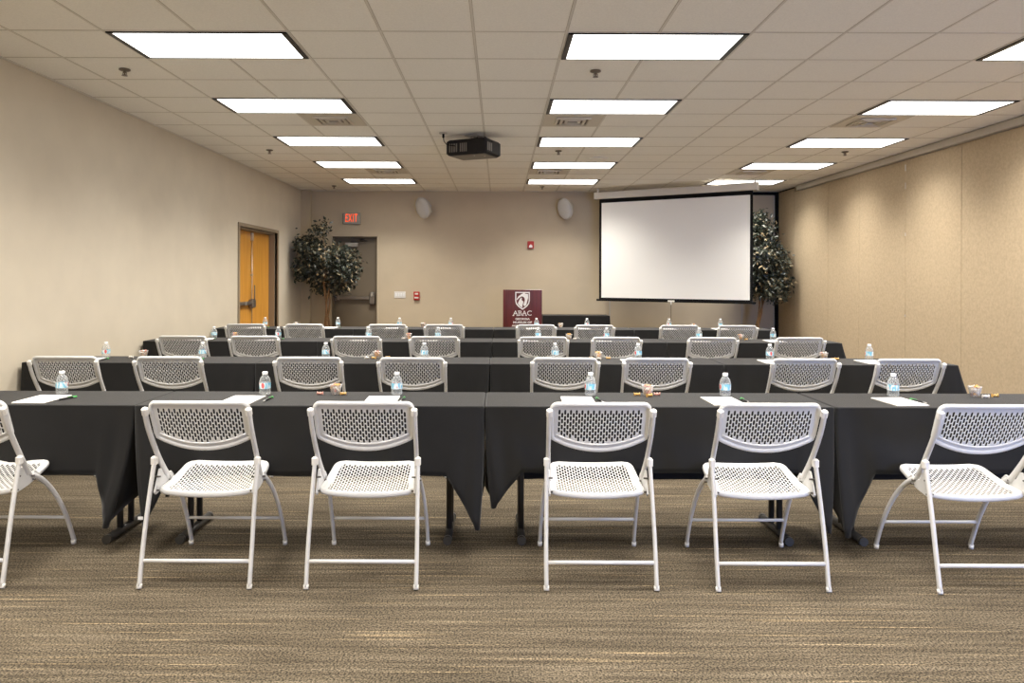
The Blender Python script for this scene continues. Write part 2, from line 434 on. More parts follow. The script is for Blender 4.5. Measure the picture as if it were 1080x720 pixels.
spr = thing('fire_sprinkler', '', 'sprinkler', (0, 0, H), 0, 'ceiling fire sprinklers')
g = MB(); g.lathe([(.042, .004), (.042, -.006), (.020, -.014)], 16); g.build('escutcheon', 'brass', spr)
g = MB(); g.lathe([(.012, -.013), (.012, -.024), (.006, -.030), (.006, -.044)], 12); g.tube([(-.014, 0, -.022), (-.016, 0, -.036), (0, 0, -.044)], .003, 6); g.tube([(.014, 0, -.022), (.016, 0, -.036), (0, 0, -.044)], .003, 6)
g.build('sprinkler_body', 'brass', spr)
g = MB(); g.lathe([(.022, -.0445), (.022, -.047)], 16); g.build('deflector', 'brass', spr)
first = True
for x, y, lab in ((-2.92, 5.83, 'fire sprinkler between the two nearest lights of the left column'), (-2.92, 9.5, 'fire sprinkler above the left wall side, between third and fourth lights'),
                  (-2.92, 13.2, 'fire sprinkler closest to the left back corner'), (.74, 5.83, 'fire sprinkler just behind the nearest middle light'), (.74, 9.5, 'fire sprinkler between third and fourth lights of the middle column'),
                  (.74, 13.2, 'fire sprinkler beyond the last middle light by the back wall'), (4.37, 9.5, 'fire sprinkler near the right wall, between third and fourth lights')):
    if first: spr.location = (x, y, H); spr['label'] = lab; first = False
    else: dup(spr, (x, y, H), lab)
t = thing('ceiling_speaker', 'round flush white ceiling speaker in the middle of the ceiling', 'speaker', (1.33, 10.1, H))
g = MB(); g.lathe([(.14, .004), (.14, -.006), (.125, -.009)], 28); g.build('speaker_ring', 'tile', t)
g = MB(); g.lathe([(.123, -.0085), (.08, -.013), (.01, -.015)], 28); g.build('speaker_grille', 'tile', t)

# projector
t = thing('projector', 'black projector hanging below the ceiling with cable to a ceiling outlet', 'projector', (-.30, 8.50, H), radians(-25))
b = .012
g = MB(); g.bbox(-.232, .232, -.18, .18, -.235, -.065, .018); g.build('projector_body', 'projector', t)
g = MB(); g.bbox(-.20, .20, -.15, .15, -.243, -.2355, .003); g.build('bottom_panel', 'projector_grey', t)
g = MB()
for i in range(4): g.box(-.19 + i * .026, -.175 + i * .026, -.1835, -.181, -.205, -.11)
for i in range(4): g.box(-.065 + i * .022, -.052 + i * .022, -.1835, -.181, -.205, -.11)
g.build('vent_grille', 'projector_grey', t)
g = MB()
for i in range(3): g.box(.2325, .2345, -.15 + i * .04, -.125 + i * .04, -.20, -.11)
g.build('socket_panel', 'projector_grey', t)
g = MB(); g.lathe([(.008, 0), (.008, -.003)], 10, (.06, -.10, -.243)); g.lathe([(.008, 0), (.008, -.003)], 10, (.14, -.02, -.243)); g.build('foot', 'steel', t)
g = MB(); g.tube([(-.1, -.02, -.10), (-.1, -.02, -.225)], .001, 6)
g = MB(); g.bbox(-.16, .16, -.10, .10, -.064, -.052, .003); g.tube([(0, 0, -.052), (0, 0, -.001)], .022, 14); g.bbox(-.07, .07, -.07, .07, -.012, -.001, .003); g.build('mount_bracket', 'track', t)
g = MB(); g.tube([(.06, -.08, -.06), (.12, -.14, -.045), (.2, -.15, -.055), (.225, -.08, -.075), (.24, -.05, -.1)], .004, 8); g.tube([(.02, -.04, -.03), (.10, -.10, -.05), (.19, -.10, -.055), (.236, -.02, -.09)], .003, 8); g.build('cable', 'black', t)
t.scale = (1.09, 1.09, 1.0)
t2 = thing('ceiling_outlet', 'small ceiling power outlet with black plug left of the projector', 'outlet', (-.63, 8.33, H))
g = MB(); g.bbox(-.045, .045, -.035, .035, -.012, -.001, .003); g.build('outlet_plate', 'track', t2)
g = MB(); g.bbox(-.012, .012, -.012, .012, -.055, -.012, .003); g.tube([(0, 0, -.05), (.005, 0, -.09), (.03, 0, -.125), (.08, .0, -.14), (.13, .03, -.14)], .005, 8); g.build('power_plug', 'black', t2)

# ------------------------------------------------------------------ back wall fittings
t = thing('exit_sign', 'white box exit sign with glowing red letters over the back door', 'exit sign', (-2.757, YB, 2.39))
g = MB(); g.bbox(-.162, .162, -.06, 0, 0, .214, .008); g.build('sign_housing', 'exit_body', t)
g = MB(); g.bbox(-.145, .145, -.064, -.0601, .018, .196, .001); g.build('sign_face', 'exit_body', t)
text_mesh('exit_lettering', 'EXIT', 'exit_red', .215, Matrix.Translation((0, -.067, .107)) @ FRONT, t, .45, .0, .002)

t = thing('light_switch', 'ivory multi gang light switch plate right of the back door', 'light switch', (-1.86, YB, 1.08))
g = MB(); g.bbox(-.105, .105, -.008, 0, -.06, .06, .003); g.build('switch_plate', 'white_box', t)
for i in range(4):
    g = MB(); g.bbox(-.084 + i * .047, -.058 + i * .047, -.016, -.0081, -.03, .03, .003); g.build('rocker', 'bottle_cap', t)
t = thing('wall_pull_station', 'red fire alarm pull station beside the light switch plate', 'fire alarm', (-1.545, YB, 1.06))
g = MB(); g.bbox(-.055, .055, -.045, 0, -.08, .08, .006); g.build('station_box', 'red', t)
g = MB(); g.bbox(-.038, .038, -.055, -.0451, -.045, -.02, .003); g.bbox(-.03, .03, -.049, -.0451, .025, .055, .001); g.build('pull_handle', 'white_box', t)
t = thing('wall_fire_alarm', 'red wall fire alarm with white strobe above the podium', 'fire alarm', (.575, YB, 2.015))
g = MB(); g.bbox(-.06, .06, -.045, 0, -.07, .07, .006); g.build('alarm_box', 'red', t)
g = MB(); g.prism([(-.03, -.05), (.03, -.05), (.03, -.015), (0, .012), (-.03, -.015)], -.07, -.0451); g.build('strobe_lens', 'bottle_cap', t)

for x, z, lab in ((-1.42, 2.677, 'left of the two tilted oval speakers on the back wall'), (1.195, 2.668, 'right of the two tilted oval speakers, beside the projection screen')):
    t = thing('wall_speaker', lab, 'speaker', (x, YB, z), 0, 'oval speakers on the back wall')
    R = Matrix.Translation((-.005, -.24, 0)) @ Matrix.Rotation(radians(-36), 4, 'Z') @ Matrix.Rotation(radians(-8), 4, 'Y') @ Matrix.Rotation(radians(105), 4, 'X') @ Matrix.Diagonal((.145, .20, 1, 1))
    g = MB(); g.lathe([(.55, -.13), (.85, -.10), (1.0, -.03), (1.02, .0), (.98, .012)], 28, T=R); g.build('speaker_shell', 'speaker_shell', t)
    g = MB(); g.lathe([(.97, .0121), (.9, .022), (.6, .034), (.2, .040)], 28, T=R); g.build('speaker_grille', 'speaker_grille', t)
    g = MB(); g.tube([(.0, -.13, 0), (.07, -.07, 0), (.07, 0, 0)], .014, 8); g.bbox(.03, .11, -.015, 0, -.09, .09, .004); g.tube([(.11, -.22, .11), (.155, -.18, .05), (.12, -.12, 0), (.155, -.16, -.06), (.11, -.20, -.11)], .011, 8); g.build('speaker_bracket', 'speaker_shell', t)

# projection screen hung across the corner
PL, PR = Vector((1.785, 13.45, 0)), Vector((4.05, 12.0, 0))
dv = (PR - PL); W = dv.length; ang = math.atan2(dv.y, dv.x); c0 = (PL + PR) / 2
t = thing('projection_screen', 'large white pull-down projection screen with black border across the corner', 'projection screen', (c0.x, c0.y, 1.0), ang)
hw = W / 2
g = MB(); prof = [(-.05, 1.815), (-.058, 1.83), (-.058, 1.92), (-.045, 1.937), (.045, 1.937), (.058, 1.92), (.058, 1.83), (.05, 1.815)]
g.loft([[Vector((x, y, z)) for y, z in prof] for x in (-hw - .075, hw + .075)], smooth=False); g.build('screen_case', 'screen_case', t)
g = MB(); g.bbox(-hw - .08, -hw - .0751, -.062, .062, 1.81, 1.94, .002); g.bbox(hw + .0751, hw + .08, -.062, .062, 1.81, 1.94, .002); g.build('end_cap', 'white_box', t)
g = MB(); g.box(-hw, hw, -.003, .0, .03, 1.815); g.build('screen_border', 'black', t)
g = MB(); g.box(-hw + .045, hw - .045, -.006, -.0031, .055, 1.745); g.build('screen_fabric', 'screen_cloth', t)
g = MB(); g.bbox(-hw - .05, hw + .05, -.018, .014, -.005, .03, .006); g.build('bottom_bar', 'black', t)
g = MB(); g.bbox(-.06, .06, -.028, -.0181, .0, .03, .006); g.tube([(0, -.022, .0), (0, -.022, -.045)], .012, 8); g.build('pull_handle', 'white_box', t)
g = MB(); g.tube([(0, -.022, -.045), (0, -.022, -.46)], .004, 6); g.build('pull_cord', 'black', t)
for x in (-hw - .03, hw + .03):
    g = MB(); g.bbox(x - .012, x + .012, -.012, .012, 1.936, H - 1.0 - .003, .002); g.build('hanger', 'white_box', t)

# podium
t = thing('podium', 'maroon wooden podium with white horse shield crest and lettering', 'podium', (.392, 12.80, 0))
g = MB()
g.bbox(-.332, .332, 0, .025, .06, 1.20, .003); g.bbox(-.332, -.307, .0251, .38, .06, 1.15, .003); g.bbox(.307, .332, .0251, .38, .06, 1.15, .003); g.bbox(-.306, .306, .03, .38, .70, .72, .002)
g.build('podium_body', 'podium', t)
g = MB(); g.bbox(-.30, .30, .03, .42, 0, .06, .006); g.build('plinth', 'podium', t)
T = Matrix.Translation((0, .2, 1.135)) @ Matrix.Rotation(radians(-9), 4, 'X')
g = MB(); g.bbox(-.305, .305, -.165, .2, -.012, .012, .003, T); g.build('reading_top', 'podium', t)
# crest, measured on the panel: u = zoomed units, centre x 310, top of panel 85 -> z 1.2
S = .665 / 587.
def uv(u, v): return ((u - 311) * S, 1.20 - (v - 85) * S)
def poly(pts, m, name, y=-.006, parent=t):
    g = MB(); g.prism([uv(*p) for p in pts], y, -.0002); return g.build(name, m, parent)
sh_o = [(200, 118), (420, 118), (420, 250), (408, 300), (370, 345), (310, 388), (250, 345), (212, 300), (200, 250)]
sh_i = [(216, 134), (404, 134), (404, 248), (393, 292), (358, 333), (310, 367), (262, 333), (227, 292), (216, 248)]
g = MB(); n = len(sh_o)
vs = [Vector((uv(*p)[0], y, uv(*p)[1])) for y in (-.006, -.0002) for p in sh_o + sh_i]
fs = []
for i in range(n):
    j = (i + 1) % n
    fs += [(i, j, n + j, n + i), (2 * n + i, 3 * n + i, 3 * n + j, 2 * n + j), (i, 2 * n + i, 2 * n + j, j), (n + i, n + j, 3 * n + j, 3 * n + i)]
g.add(vs, fs); crest = g.build('shield_crest', 'maroon_text', t)
g = MB()
for pts in ([(338, 128), (352, 146), (392, 150), (394, 205), (380, 262), (366, 318), (340, 334), (322, 312), (338, 268), (346, 235), (338, 205), (318, 190), (300, 182), (262, 205), (222, 246), (222, 226), (250, 182), (292, 152)],
            [(300, 200), (296, 240), (322, 262), (318, 290), (308, 320), (308, 358), (264, 326), (240, 292), (256, 250), (276, 218)]):
    g.prism([uv(*p) for p in pts], -.0055, -.0002)
g.build('horse_head', 'maroon_text', crest)
def words_on(name, body, cy, hgt, wid, bold, sx):
    x, z = uv(311, cy)
    o = text_mesh(name, body, 'maroon_text', hgt, Matrix.Translation((0, -.003, z)) @ FRONT, t, sx, bold)
    xs = [v.co.x for v in o.data.vertices]; w0 = max(xs) - min(xs)
    o.data.transform(Matrix.Diagonal((wid / w0, 1, 1, 1))); return o
words_on('crest_lettering', 'ABAC', 440, .118, 280 * S, .0, 1)
g = MB()      # serifs of the four large letters
zb = uv(0, 476)[1]; zt_ = uv(0, 404)[1]
for u in (170, 228, 312, 360): g.box(uv(u, 0)[0] - .012, uv(u, 0)[0] + .02, -.006, -.0002, zb - .002, zb + .008)
for u in (252,): g.box(uv(u, 0)[0] - .016, uv(u, 0)[0] + .01, -.006, -.0002, zb - .002, zb + .006); g.box(uv(u, 0)[0] - .016, uv(u, 0)[0] + .01, -.006, -.0002, zt_ - .006, zt_ + .002)
g.build('letter_serifs', 'maroon_text', t)
words_on('museum_lettering', 'GEORGIA', 526, .045, 220 * S, .0018, 1)
words_on('museum_lettering', 'MUSEUM OF', 577, .045, 284 * S, .0018, 1)
words_on('museum_lettering', 'AGRICULTURE', 628, .045, 322 * S, .0018, 1)

# ------------------------------------------------------------------ ficus trees
def ficus(name_label, x, y, cz, rx, rz_, nleaf, seed, xtrunk, lean=0., tip=None):
    rnd = random.Random(seed)
    t = thing('ficus_tree', name_label, 'tree', (x, y, 0))
    g = MB(); g.lathe([(.13, 0), (.17, .05), (.19, .25), (.20, .30), (.185, .305), (.17, .27), (.01, .27)], 24); g.build('basket', 'basket', t)
    for k in range(4):
        a = k * pi / 2 + rnd.random(); pts = []
        for i in range(13):
            f = i / 12; zz = .25 + f * (cz - .1 - .25); r = .035 + .03 * sin(f * 9 + k) + .10 * max(0, f - .6) * 2
            aa = a + f * 3.2
            pts.append((xtrunk * f + r * cos(aa), r * sin(aa), zz))
        g = MB(); g.tube(pts, .014, 7, rs=[.018 - .008 * i / 12 for i in range(13)]); g.build('stem', 'stem', t)
    # twigs
    g = MB(); heads = []
    lobes = []
    def halfw(lz):
        pr = [(-1, .45), (-.8, .72), (-.4, .86), (0, .82), (.35, .66), (.6, .42), (.85, .16), (1, .08)]
        for (a, va), (b_, vb) in zip(pr[:-1], pr[1:]):
            if lz <= b_: return va + (vb - va) * (lz - a) / (b_ - a)
        return .08
    while len(lobes) < 62:
        lx, ly, lz = rnd.uniform(-.9, .9), rnd.uniform(-.8, .8), rnd.uniform(-.9, .92)
        if math.hypot(lx, ly) < halfw(lz): lobes.append((lx, ly, lz))
    if tip: lobes += tip
    for lx, ly, lz in lobes:
        c = Vector((xtrunk + lean * lz + lx * rx, ly * min(rx, .45), cz + lz * rz_))
        b0 = Vector((xtrunk * .9, 0, cz + min(lz, 0) * rz_ * .8 - .1))
        g.tube([b0, (b0 + c) / 2 + Vector((0, 0, .06)), c], .005, 5); heads.append(c)
    g.build('twigs', 'stem', t)
    g = MB()
    for i in range(nleaf):
        c = rnd.choice(heads); d = Vector((rnd.gauss(0, 1), rnd.gauss(0, 1), rnd.gauss(0, .8)))
        p = c + d * .085 * (1 if rnd.random() < .9 else 1.15)
        ax = Vector((rnd.gauss(0, 1), rnd.gauss(0, 1), rnd.gauss(-.6, .7))).normalized()
        sd = ax.cross(Vector((rnd.gauss(0, 1), rnd.gauss(0, 1), rnd.gauss(0, 1)))).normalized(); up = ax.cross(sd)
        if not (XL + .07 < x + p.x < XR - .13 and y + p.y < YB - .17): continue
        l = rnd.uniform(.06, .10); w = l * .25
        g.add([p, p + ax * l * .45 + sd * w + up * .006, p + ax * l, p + ax * l * .45 - sd * w + up * .006, p + ax * l * .5 - up * .004], [(0, 1, 4), (1, 2, 4), (2, 3, 4), (3, 0, 4)])
    o = g.build('foliage', 'leaf', t)
    return t
ficus('tall artificial ficus tree in the left back corner beside the exit door', -3.06, 13.28, 1.80, .60, .64, 7500, 3, -.01)
ficus('artificial ficus tree behind the right edge of the projection screen', 4.52, 13.2, 1.68, .50, .62, 6500, 11, .12, -.05,
      [(-.1, 0, 1.05), (-.05, .1, 1.22), (-.02, 0, 1.3), (.1, -.1, 1.0), (-.3, 0, 1.0), (.2, .1, .95), (.05, 0, 1.15), (-.2, 0, 1.12)])

# ------------------------------------------------------------------ tables and cloths
TD, TZ = .476, .745
def make_table(L):
    t = thing('folding_table', '', 'table', (0, 0, 0), 0, 'narrow folding tables in rows')
    g = MB(); g.bbox(-L / 2 + .012, L / 2 - .012, -TD / 2 + .012, TD / 2 - .012, TZ - .032, TZ - .004, .004); g.build('tabletop', 'tabletop', t)
    for s in (-1, 1):
        x = s * (L / 2 - .19)
        g = MB()
        g.tube([(x, 0, .03), (x, 0, TZ - .034)], .0165, 10); g.tube([(x, .12, .03), (x, .12, TZ - .034)], .0165, 10)
        g.tube([(x, 0, .42), (x, .12, .42)], .01, 8)
        lg = g.build('leg', 'metal_dark', t)
        g = MB(); g.tube([(x, -.135, .026), (x, .245, .026)], .021, 14); g.build('foot_bar', 'metal_dark', lg)
        for yy in (-.145, .240):
            g = MB(); g.tube([(x, yy, .024), (x, yy + .026, .024)], .0235, 14); g.build('foot_cap', 'metal_dark', lg)
    return t

def cloth(L, df, db, ds, tips, seed, amp=.006, flare=0.):
    """one seamless cloth; tips = (drop, inward shift, forward shift) for front-left and front-right corner; plus back ones"""
    rnd = random.Random(seed); hx, hy = L / 2, TD / 2; r = .014
    cols = []   # (base x, base y, nx, ny, drop, shift x, shift y, phase)
    def side(p0, p1, n, skip_last=True):
        return [(p0[0] + (p1[0] - p0[0]) * i / n, p0[1] + (p1[1] - p0[1]) * i / n) for i in range(n + 1)]
    per = []
    corners = [(-hx, -hy), (hx, -hy), (hx, hy), (-hx, hy)]
    nrm = [(0, -1), (1, 0), (0, 1), (-1, 0)]
    base = [df, ds, db, ds]
    S = .19
    ph = [rnd.uniform(0, 6.28) for _ in range(8)]
    for sidx in range(4):
        a, b = corners[sidx], corners[(sidx + 1) % 4]; nx, ny = nrm[sidx]
        ln = math.hypot(b[0] - a[0], b[1] - a[1]); n = 90 if sidx % 2 == 0 else 26
        ux, uy = (b[0] - a[0]) / ln, (b[1] - a[1]) / ln
        for i in range(n + 1):
            s = r + (ln - 2 * r) * i / n
            x, y = a[0] + ux * s, a[1] + uy * s
            d = base[sidx]; mx = my = 0; fold = 0
            for (cs, ci) in ((s, sidx), (ln - s, (sidx + 1) % 4)):
                tp = tips[ci]
                w = max(0, 1 - cs / S)
                if w > 0:
                    d += (tp[0] - base[sidx]) * w ** 1.1
                    sg = 1 if ci in (0, 3) else -1
                    mx += sg * tp[1] * w; my += tp[2] * w * (-1 if ci in (0, 1) else 1)
                    fold += sin(w * 9) * .012 * w
            wave = (amp * sin(s * 7.1 + ph[sidx]) + amp * .7 * sin(s * 15.7 + ph[sidx + 4]))
            per.append((x, y, nx, ny, d, mx, my, wave + fold))
        # rounded corner
        c = corners[(sidx + 1) % 4]; n2 = nrm[(sidx + 1) % 4]; tp = tips[(sidx + 1) % 4]
        cc = (c[0] - r * (1 if c[0] > 0 else -1), c[1] - r * (1 if c[1] > 0 else -1))
        sg = 1 if (sidx + 1) % 4 in (0, 3) else -1
        for i in range(1, 6):
            a0 = math.atan2(ny, nx); a1 = a0 + pi / 2; aa = a0 + (a1 - a0) * i / 6
            per.append((cc[0] + r * cos(aa), cc[1] + r * sin(aa), cos(aa), sin(aa), tp[0] + .01 * sin(i * pi / 6), sg * tp[1], tp[2] * (-1 if (sidx + 1) % 4 in (0, 1) else 1), .01 * sin(i * pi / 6)))
    N = len(per); g = MB(); lev = [0, .004, .010, .04, .10, .2, .32, .45, .58, .7, .82, .92, 1.0]
    rings = []
    for li, t in enumerate(lev):
        ring = []
        for (x, y, nx, ny, d, mx, my, wv) in per:
            if li == 0: ring.append(Vector((x - nx * .006, y - ny * .006, TZ))); continue
            tt = t
            out = .003 + wv * min(1, tt * 1.4) + .012 * tt
            if abs(nx) > .9: out = .002 + wv * tt * .3 + (flare * tt if nx > 0 else 0)
            elif nx > 0: out += flare * tt * nx
            z = TZ - .002 - (d - .002) * tt if li > 1 else TZ - .003
            q = tt ** 1.6
            ring.append(Vector((x + nx * out + mx * q, y + ny * out + my * q, z)))
        rings.append(ring)
    g.loft(rings, False, False, True)
    b0 = 0
    g.face([b0 + i for i in range(N)])
    return g
def cloth_obj(mb, label, loc, cat='tablecloth'):
    me = mb.mesh('tablecloth', 'cloth')
    o = bpy.data.objects.new('tablecloth', me); COL.objects.link(o); o.location = loc
    sm = o.modifiers.new('thickness', 'SOLIDIFY'); sm.thickness = .0025; sm.offset = -1
    tag(o, label, cat, 'black tablecloths on the table rows'); return o

TL = 1.782
cxs = [-2.755, -.970, .820, 2.612]
rowY = [4.068, 5.958, 7.905, 9.77]      # table centres
rown = ['front', 'second', 'third', 'back']
posn = ['at the left wall', 'left of the centre aisle line', 'right of the centre aisle line', 'at the right end']
posn = ['against the left wall', 'second from the left wall', 'third from the left wall', 'last towards the right wall']
tab0 = make_table(TL); first = True
F = (.33, 0, 0)
def cl(ix, row):
    if row == 0:
        back = .50 if ix >= 2 else .36
        tipsets = [[(.40, .02, .02), (.60, .12, .05), (.60, .05, 0), (.40, 0, 0)],
                   [(.60, .09, .06), (.60, .035, .06), (.56, .05, 0), (.56, .10, 0)],
                   [(.50, .05, .03), (.61, .06, .06), (.56, .06, 0), (.54, .05, 0)],
                   [(.63, .03, .07), (.58, .05, .03), (.55, .04, 0), (.55, .05, 0)]][ix]
        return cloth(TL, .355 if ix < 2 else .335, back, .46, tipsets, 20 + ix, .0075)
    if ix == 3: return cloth(TL, .345, .36, .44, [(.55, .05, .05), (.55, -.05, .05), (.5, 0, 0), (.5, -.03, 0)], 31 + ix, .0055, .11)
    return cloth(TL, .345, .36, .44, [(.55, .05, .05), (.55, .07, .05), (.5, 0, 0), (.5, 0, 0)], 31 + ix, .0055)
shared = {}
for r in range(4):
    for ix in range(4):
        lab = 'narrow folding table under black cloth in the %s row, %s' % (rown[r], posn[ix])
        loc = (cxs[ix], rowY[r], 0)
        if first: tab0.location = loc; tab0['label'] = lab; first = False
        else: dup(tab0, loc, lab)
        clab = 'black tablecloth over the %s row table %s' % (rown[r], posn[ix])
        if r == 0:
            co_ = cloth_obj(cl(ix, 0), clab, (cxs[ix], rowY[r], 0))
            if ix == 1:
                g = MB(); g.box(-TL / 2 + .055, -TL / 2 + .08, -TD / 2 - .078, -TD / 2 - .075, TZ - .56, TZ - .545); g.build('care_tag', 'paper', co_)
        elif r == 1: shared[ix] = cloth_obj(cl(ix, 1), clab, (cxs[ix], rowY[r], 0))
        else:
            o = shared[ix].copy(); COL.objects.link(o); o.location = (cxs[ix], rowY[r], 0); o['label'] = clab
# head table beside the podium
t = make_table(1.17); t.location = (1.345, 13.36, 0); t['label'] = 'short table under black cloth to the right of the podium'; del t['group']
o = cloth_obj(cloth(1.17, .70, .70, .70, [(.72, -.02, .02), (.72, -.05, .03), (.72, 0, 0), (.72, 0, 0)], 77, .004), 'black floor length cloth on the short table beside the podium', (1.345, 13.36, 0)); del o['group']

# ------------------------------------------------------------------ folding chair
def perforated(mb, fmap, x0, x1, y0, y1, pw, ph_, hw_, hh, xclamp, thick, nrmf, stagger=True, inside=None, ycl=None):
    """panel of staggered slots; fmap(x, y) -> point; xclamp(y) -> half width at y; ycl(x, y) clamps y"""
    ncol = int(round((x1 - x0) / pw)); pw = (x1 - x0) / ncol
    nrow = int(math.ceil((y1 - y0) / ph_)) + 1
    def P3(x, y, off):
        h = xclamp(y); x = max(-h, min(h, x))
        if ycl: y = ycl(x, y)
        p = fmap(x, y); n = nrmf(x, y)
        return p + n * off
    for c in range(ncol):
        cx = x0 + (c + .5) * pw
        for r in range(-1, nrow + 1):
            cy = y0 + (r + (.5 if (c % 2 and stagger) else 0)) * ph_
            if cy + ph_ / 2 <= y0 or cy - ph_ / 2 >= y1: continue
            O = [(-1, -1), (0, -1), (1, -1), (1, 0), (1, 1), (0, 1), (-1, 1), (-1, 0)]
            I = [(-.6, -.85), (0, -1), (.6, -.85), (1, 0), (.6, .85), (0, 1), (-.6, .85), (-1, 0)]
            I = [(-.9, -.8), (0, -1), (.9, -.8), (1, 0), (.9, .8), (0, 1), (-.9, .8), (-1, 0)]
            outer = [(cx + a * pw / 2, max(y0, min(y1, cy + b * ph_ / 2))) for a, b in O]
            inner = [(cx + a * hw_ / 2, max(y0, min(y1, cy + b * hh / 2))) for a, b in I]
            hole = inside is None or inside(cx, cy)
            if not hole:
                if inside and not any(inside(px, py, -.03) for px, py in outer): continue
                vs = [P3(x, y, 0) for x, y in outer] + [P3(x, y, -thick) for x, y in outer]
                mb.add(vs, [tuple(range(8)), tuple(reversed(range(8, 16)))], False); continue
            vs = [P3(x, y, 0) for x, y in outer + inner] + [P3(x, y, -thick) for x, y in outer + inner]
            fs = []
            for i in range(8):
                j = (i + 1) % 8
                fs += [(i, j, 8 + j, 8 + i), (16 + i, 24 + i, 24 + j, 16 + j), (8 + i, 8 + j, 24 + j, 24 + i)]
            mb.add(vs, fs, False)

def bez(pts, n=10):
    """Catmull-Rom through points"""
    pts = [Vector(p) for p in pts]; out = []
    for i in range(len(pts) - 1):
        p0 = pts[max(i - 1, 0)]; p1 = pts[i]; p2 = pts[i + 1]; p3 = pts[min(i + 2, len(pts) - 1)]
        for k in range(n):
            t = k / n
            out.append(.5 * ((2 * p1) + (p2 - p0) * t + (2 * p0 - 5 * p1 + 4 * p2 - p3) * t * t + (3 * p1 - p0 - 3 * p2 + p3) * t ** 3))
    out.append(pts[-1]); return out

def make_chair():
    t = thing('folding_chair', '', 'chair', (0, 0, 0), 0, 'white folding chairs in rows')
    Y0 = -.29
    # ---- seat: y measured from the rear feet
    ya, yb = .125, .442
    zs = [(.10, .408), (.16, .408), (.24, .418), (.32, .436), (.40, .458), (.46, .474), (.52, .478)]
    def zy(y):
        y = max(zs[0][0], min(zs[-1][0], y))
        for (a, za), (b, zb) in zip(zs[:-1], zs[1:]):
            if y <= b: return za + (zb - za) * (y - a) / (b - a)
    def hw(y):
        f = (y - ya) / (yb - ya); h = .222 - .022 * f
        e = .05
        d = min(y - ya, yb - y)
        if d < e: h -= e * .8 * (1 - math.sqrt(max(0, 1 - (1 - max(d, 0) / e) ** 2)))
        return h
    def fseat(x, y): return Vector((x, y + Y0, zy(y) - .014 * (1 - (x / .22) ** 2) + .004))
    def up(x, y): return Vector((0, -.12, .99))
    g = MB()
    perforated(g, fseat, -.205, .205, ya + .006, yb - .006, .0131, .0262, .0098, .0228, lambda y: hw(y) - .004, .0018, up,
               inside=lambda x, y, m=0: abs(x) < hw(y) - .028 - m and ya + .030 + m < y < yb - .026 - m)
    # solid margin plates: side strips between field and rim
    ny = 24
    for s in (-1, 1):
        vs = []
        for i in range(ny + 1):
            y = ya + .006 + (yb - ya - .012) * i / ny
            vs += [fseat(s * (hw(y) - .030), y), fseat(s * hw(y), y), fseat(s * hw(y), y) - Vector((0, 0, .006)), fseat(s * (hw(y) - .030), y) - Vector((0, 0, .006))]
        fs = []
        for i in range(ny): fs += [(4 * i, 4 * i + 1, 4 * i + 5, 4 * i + 4), (4 * i + 3, 4 * i + 7, 4 * i + 6, 4 * i + 2)]
        g.add(vs, fs, True)
    loop = []
    for i in range(25):
        y = ya + (yb - ya) * i / 24; loop.append(fseat(hw(y), y))
    for i in range(1, 16):
        x = hw(yb) * (1 - 2 * i / 16); loop.append(fseat(x, yb + .006 * (1 - (2 * i / 16 - 1) ** 2)))
    for i in range(25):
        y = yb + (ya - yb) * i / 24; loop.append(fseat(-hw(y), y))
    for i in range(1, 16):
        x = -hw(ya) * (1 - 2 * i / 16); loop.append(fseat(x, ya - .012 * (1 - (2 * i / 16 - 1) ** 2)))
    g.closed_sweep([p - Vector((0, 0, .008)) for p in loop], .009, .0125, Vector((0, 0, 1)), 10)
    g.build('seat', 'chair', t)
    # ---- backrest: plane leaning, w measured along the lean from the bottom
    zt, zb_mid, zb_side = .828, .606, .662
    def fb(x, z):
        y = .125 - (z - .60) * .42 - .020 * (1 - (x / .22) ** 2) + .01
        return Vector((x, y + Y0, z))
    nb = Vector((0, -.92, -.39))
    def nbf(x, z): return nb
    def bot(x): return zb_mid + (zb_side - zb_mid) * abs(x / .216) ** 2.1
    def hwb(z):
        h = .222 - (zt - z) * .02
        d = zt - z
        if d < .03: h -= .026 * (1 - math.sqrt(max(0, 1 - (1 - max(d, 0) / .03) ** 2)))
        return h
    g = MB()
    perforated(g, fb, -.206, .206, .600, zt - .006, .01288, .0292, .0102, .0268, lambda z: hwb(z) - .003, .002, nbf,
               inside=lambda x, z, m=0: abs(x) < .196 - m and bot(x) + .036 + m < z < zt - .026 - m, ycl=lambda x, z: max(bot(x) + .004, z))
    for s in (-1, 1):
        vs = []
        for i in range(13):
            z = bot(.2) + .006 + (zt - .008 - bot(.2) - .006) * i / 12
            vs += [fb(s * .198, z) , fb(s * hwb(z), z), fb(s * hwb(z), z) - nb * .005, fb(s * .198, z) - nb * .005]
        fs = []
        for i in range(12): fs += [(4 * i, 4 * i + 1, 4 * i + 5, 4 * i + 4), (4 * i + 3, 4 * i + 7, 4 * i + 6, 4 * i + 2)]
        g.add(vs, fs, True)
    loop = []
    for i in range(33):
        x = -.214 + .428 * i / 32; loop.append(fb(x, bot(x)))
    for i in range(1, 9):
        z = bot(.216) + .004 + (zt - .004 - bot(.216)) * i / 9 * .84; loop.append(fb(hwb(z), z))
    for i in range(9):
        a = pi / 2 * i / 8; loop.append(fb(.196 + .026 * cos(a), zt - .028 + .028 * sin(a)))
    for i in range(1, 12):
        x = .196 - .392 * i / 12; loop.append(fb(x, zt + .002 * (1 - (x / .196) ** 2)))
    for i in range(9):
        a = pi / 2 + pi / 2 * i / 8; loop.append(fb(-.196 + .026 * cos(a), zt - .028 + .028 * sin(a)))
    for i in range(8, 0, -1):
        z = bot(.216) + .004 + (zt - .004 - bot(.216)) * i / 9 * .84; loop.append(fb(-hwb(z), z))
    g.closed_sweep([p - nb * .002 for p in loop], .0105, .0115, nb, 10)
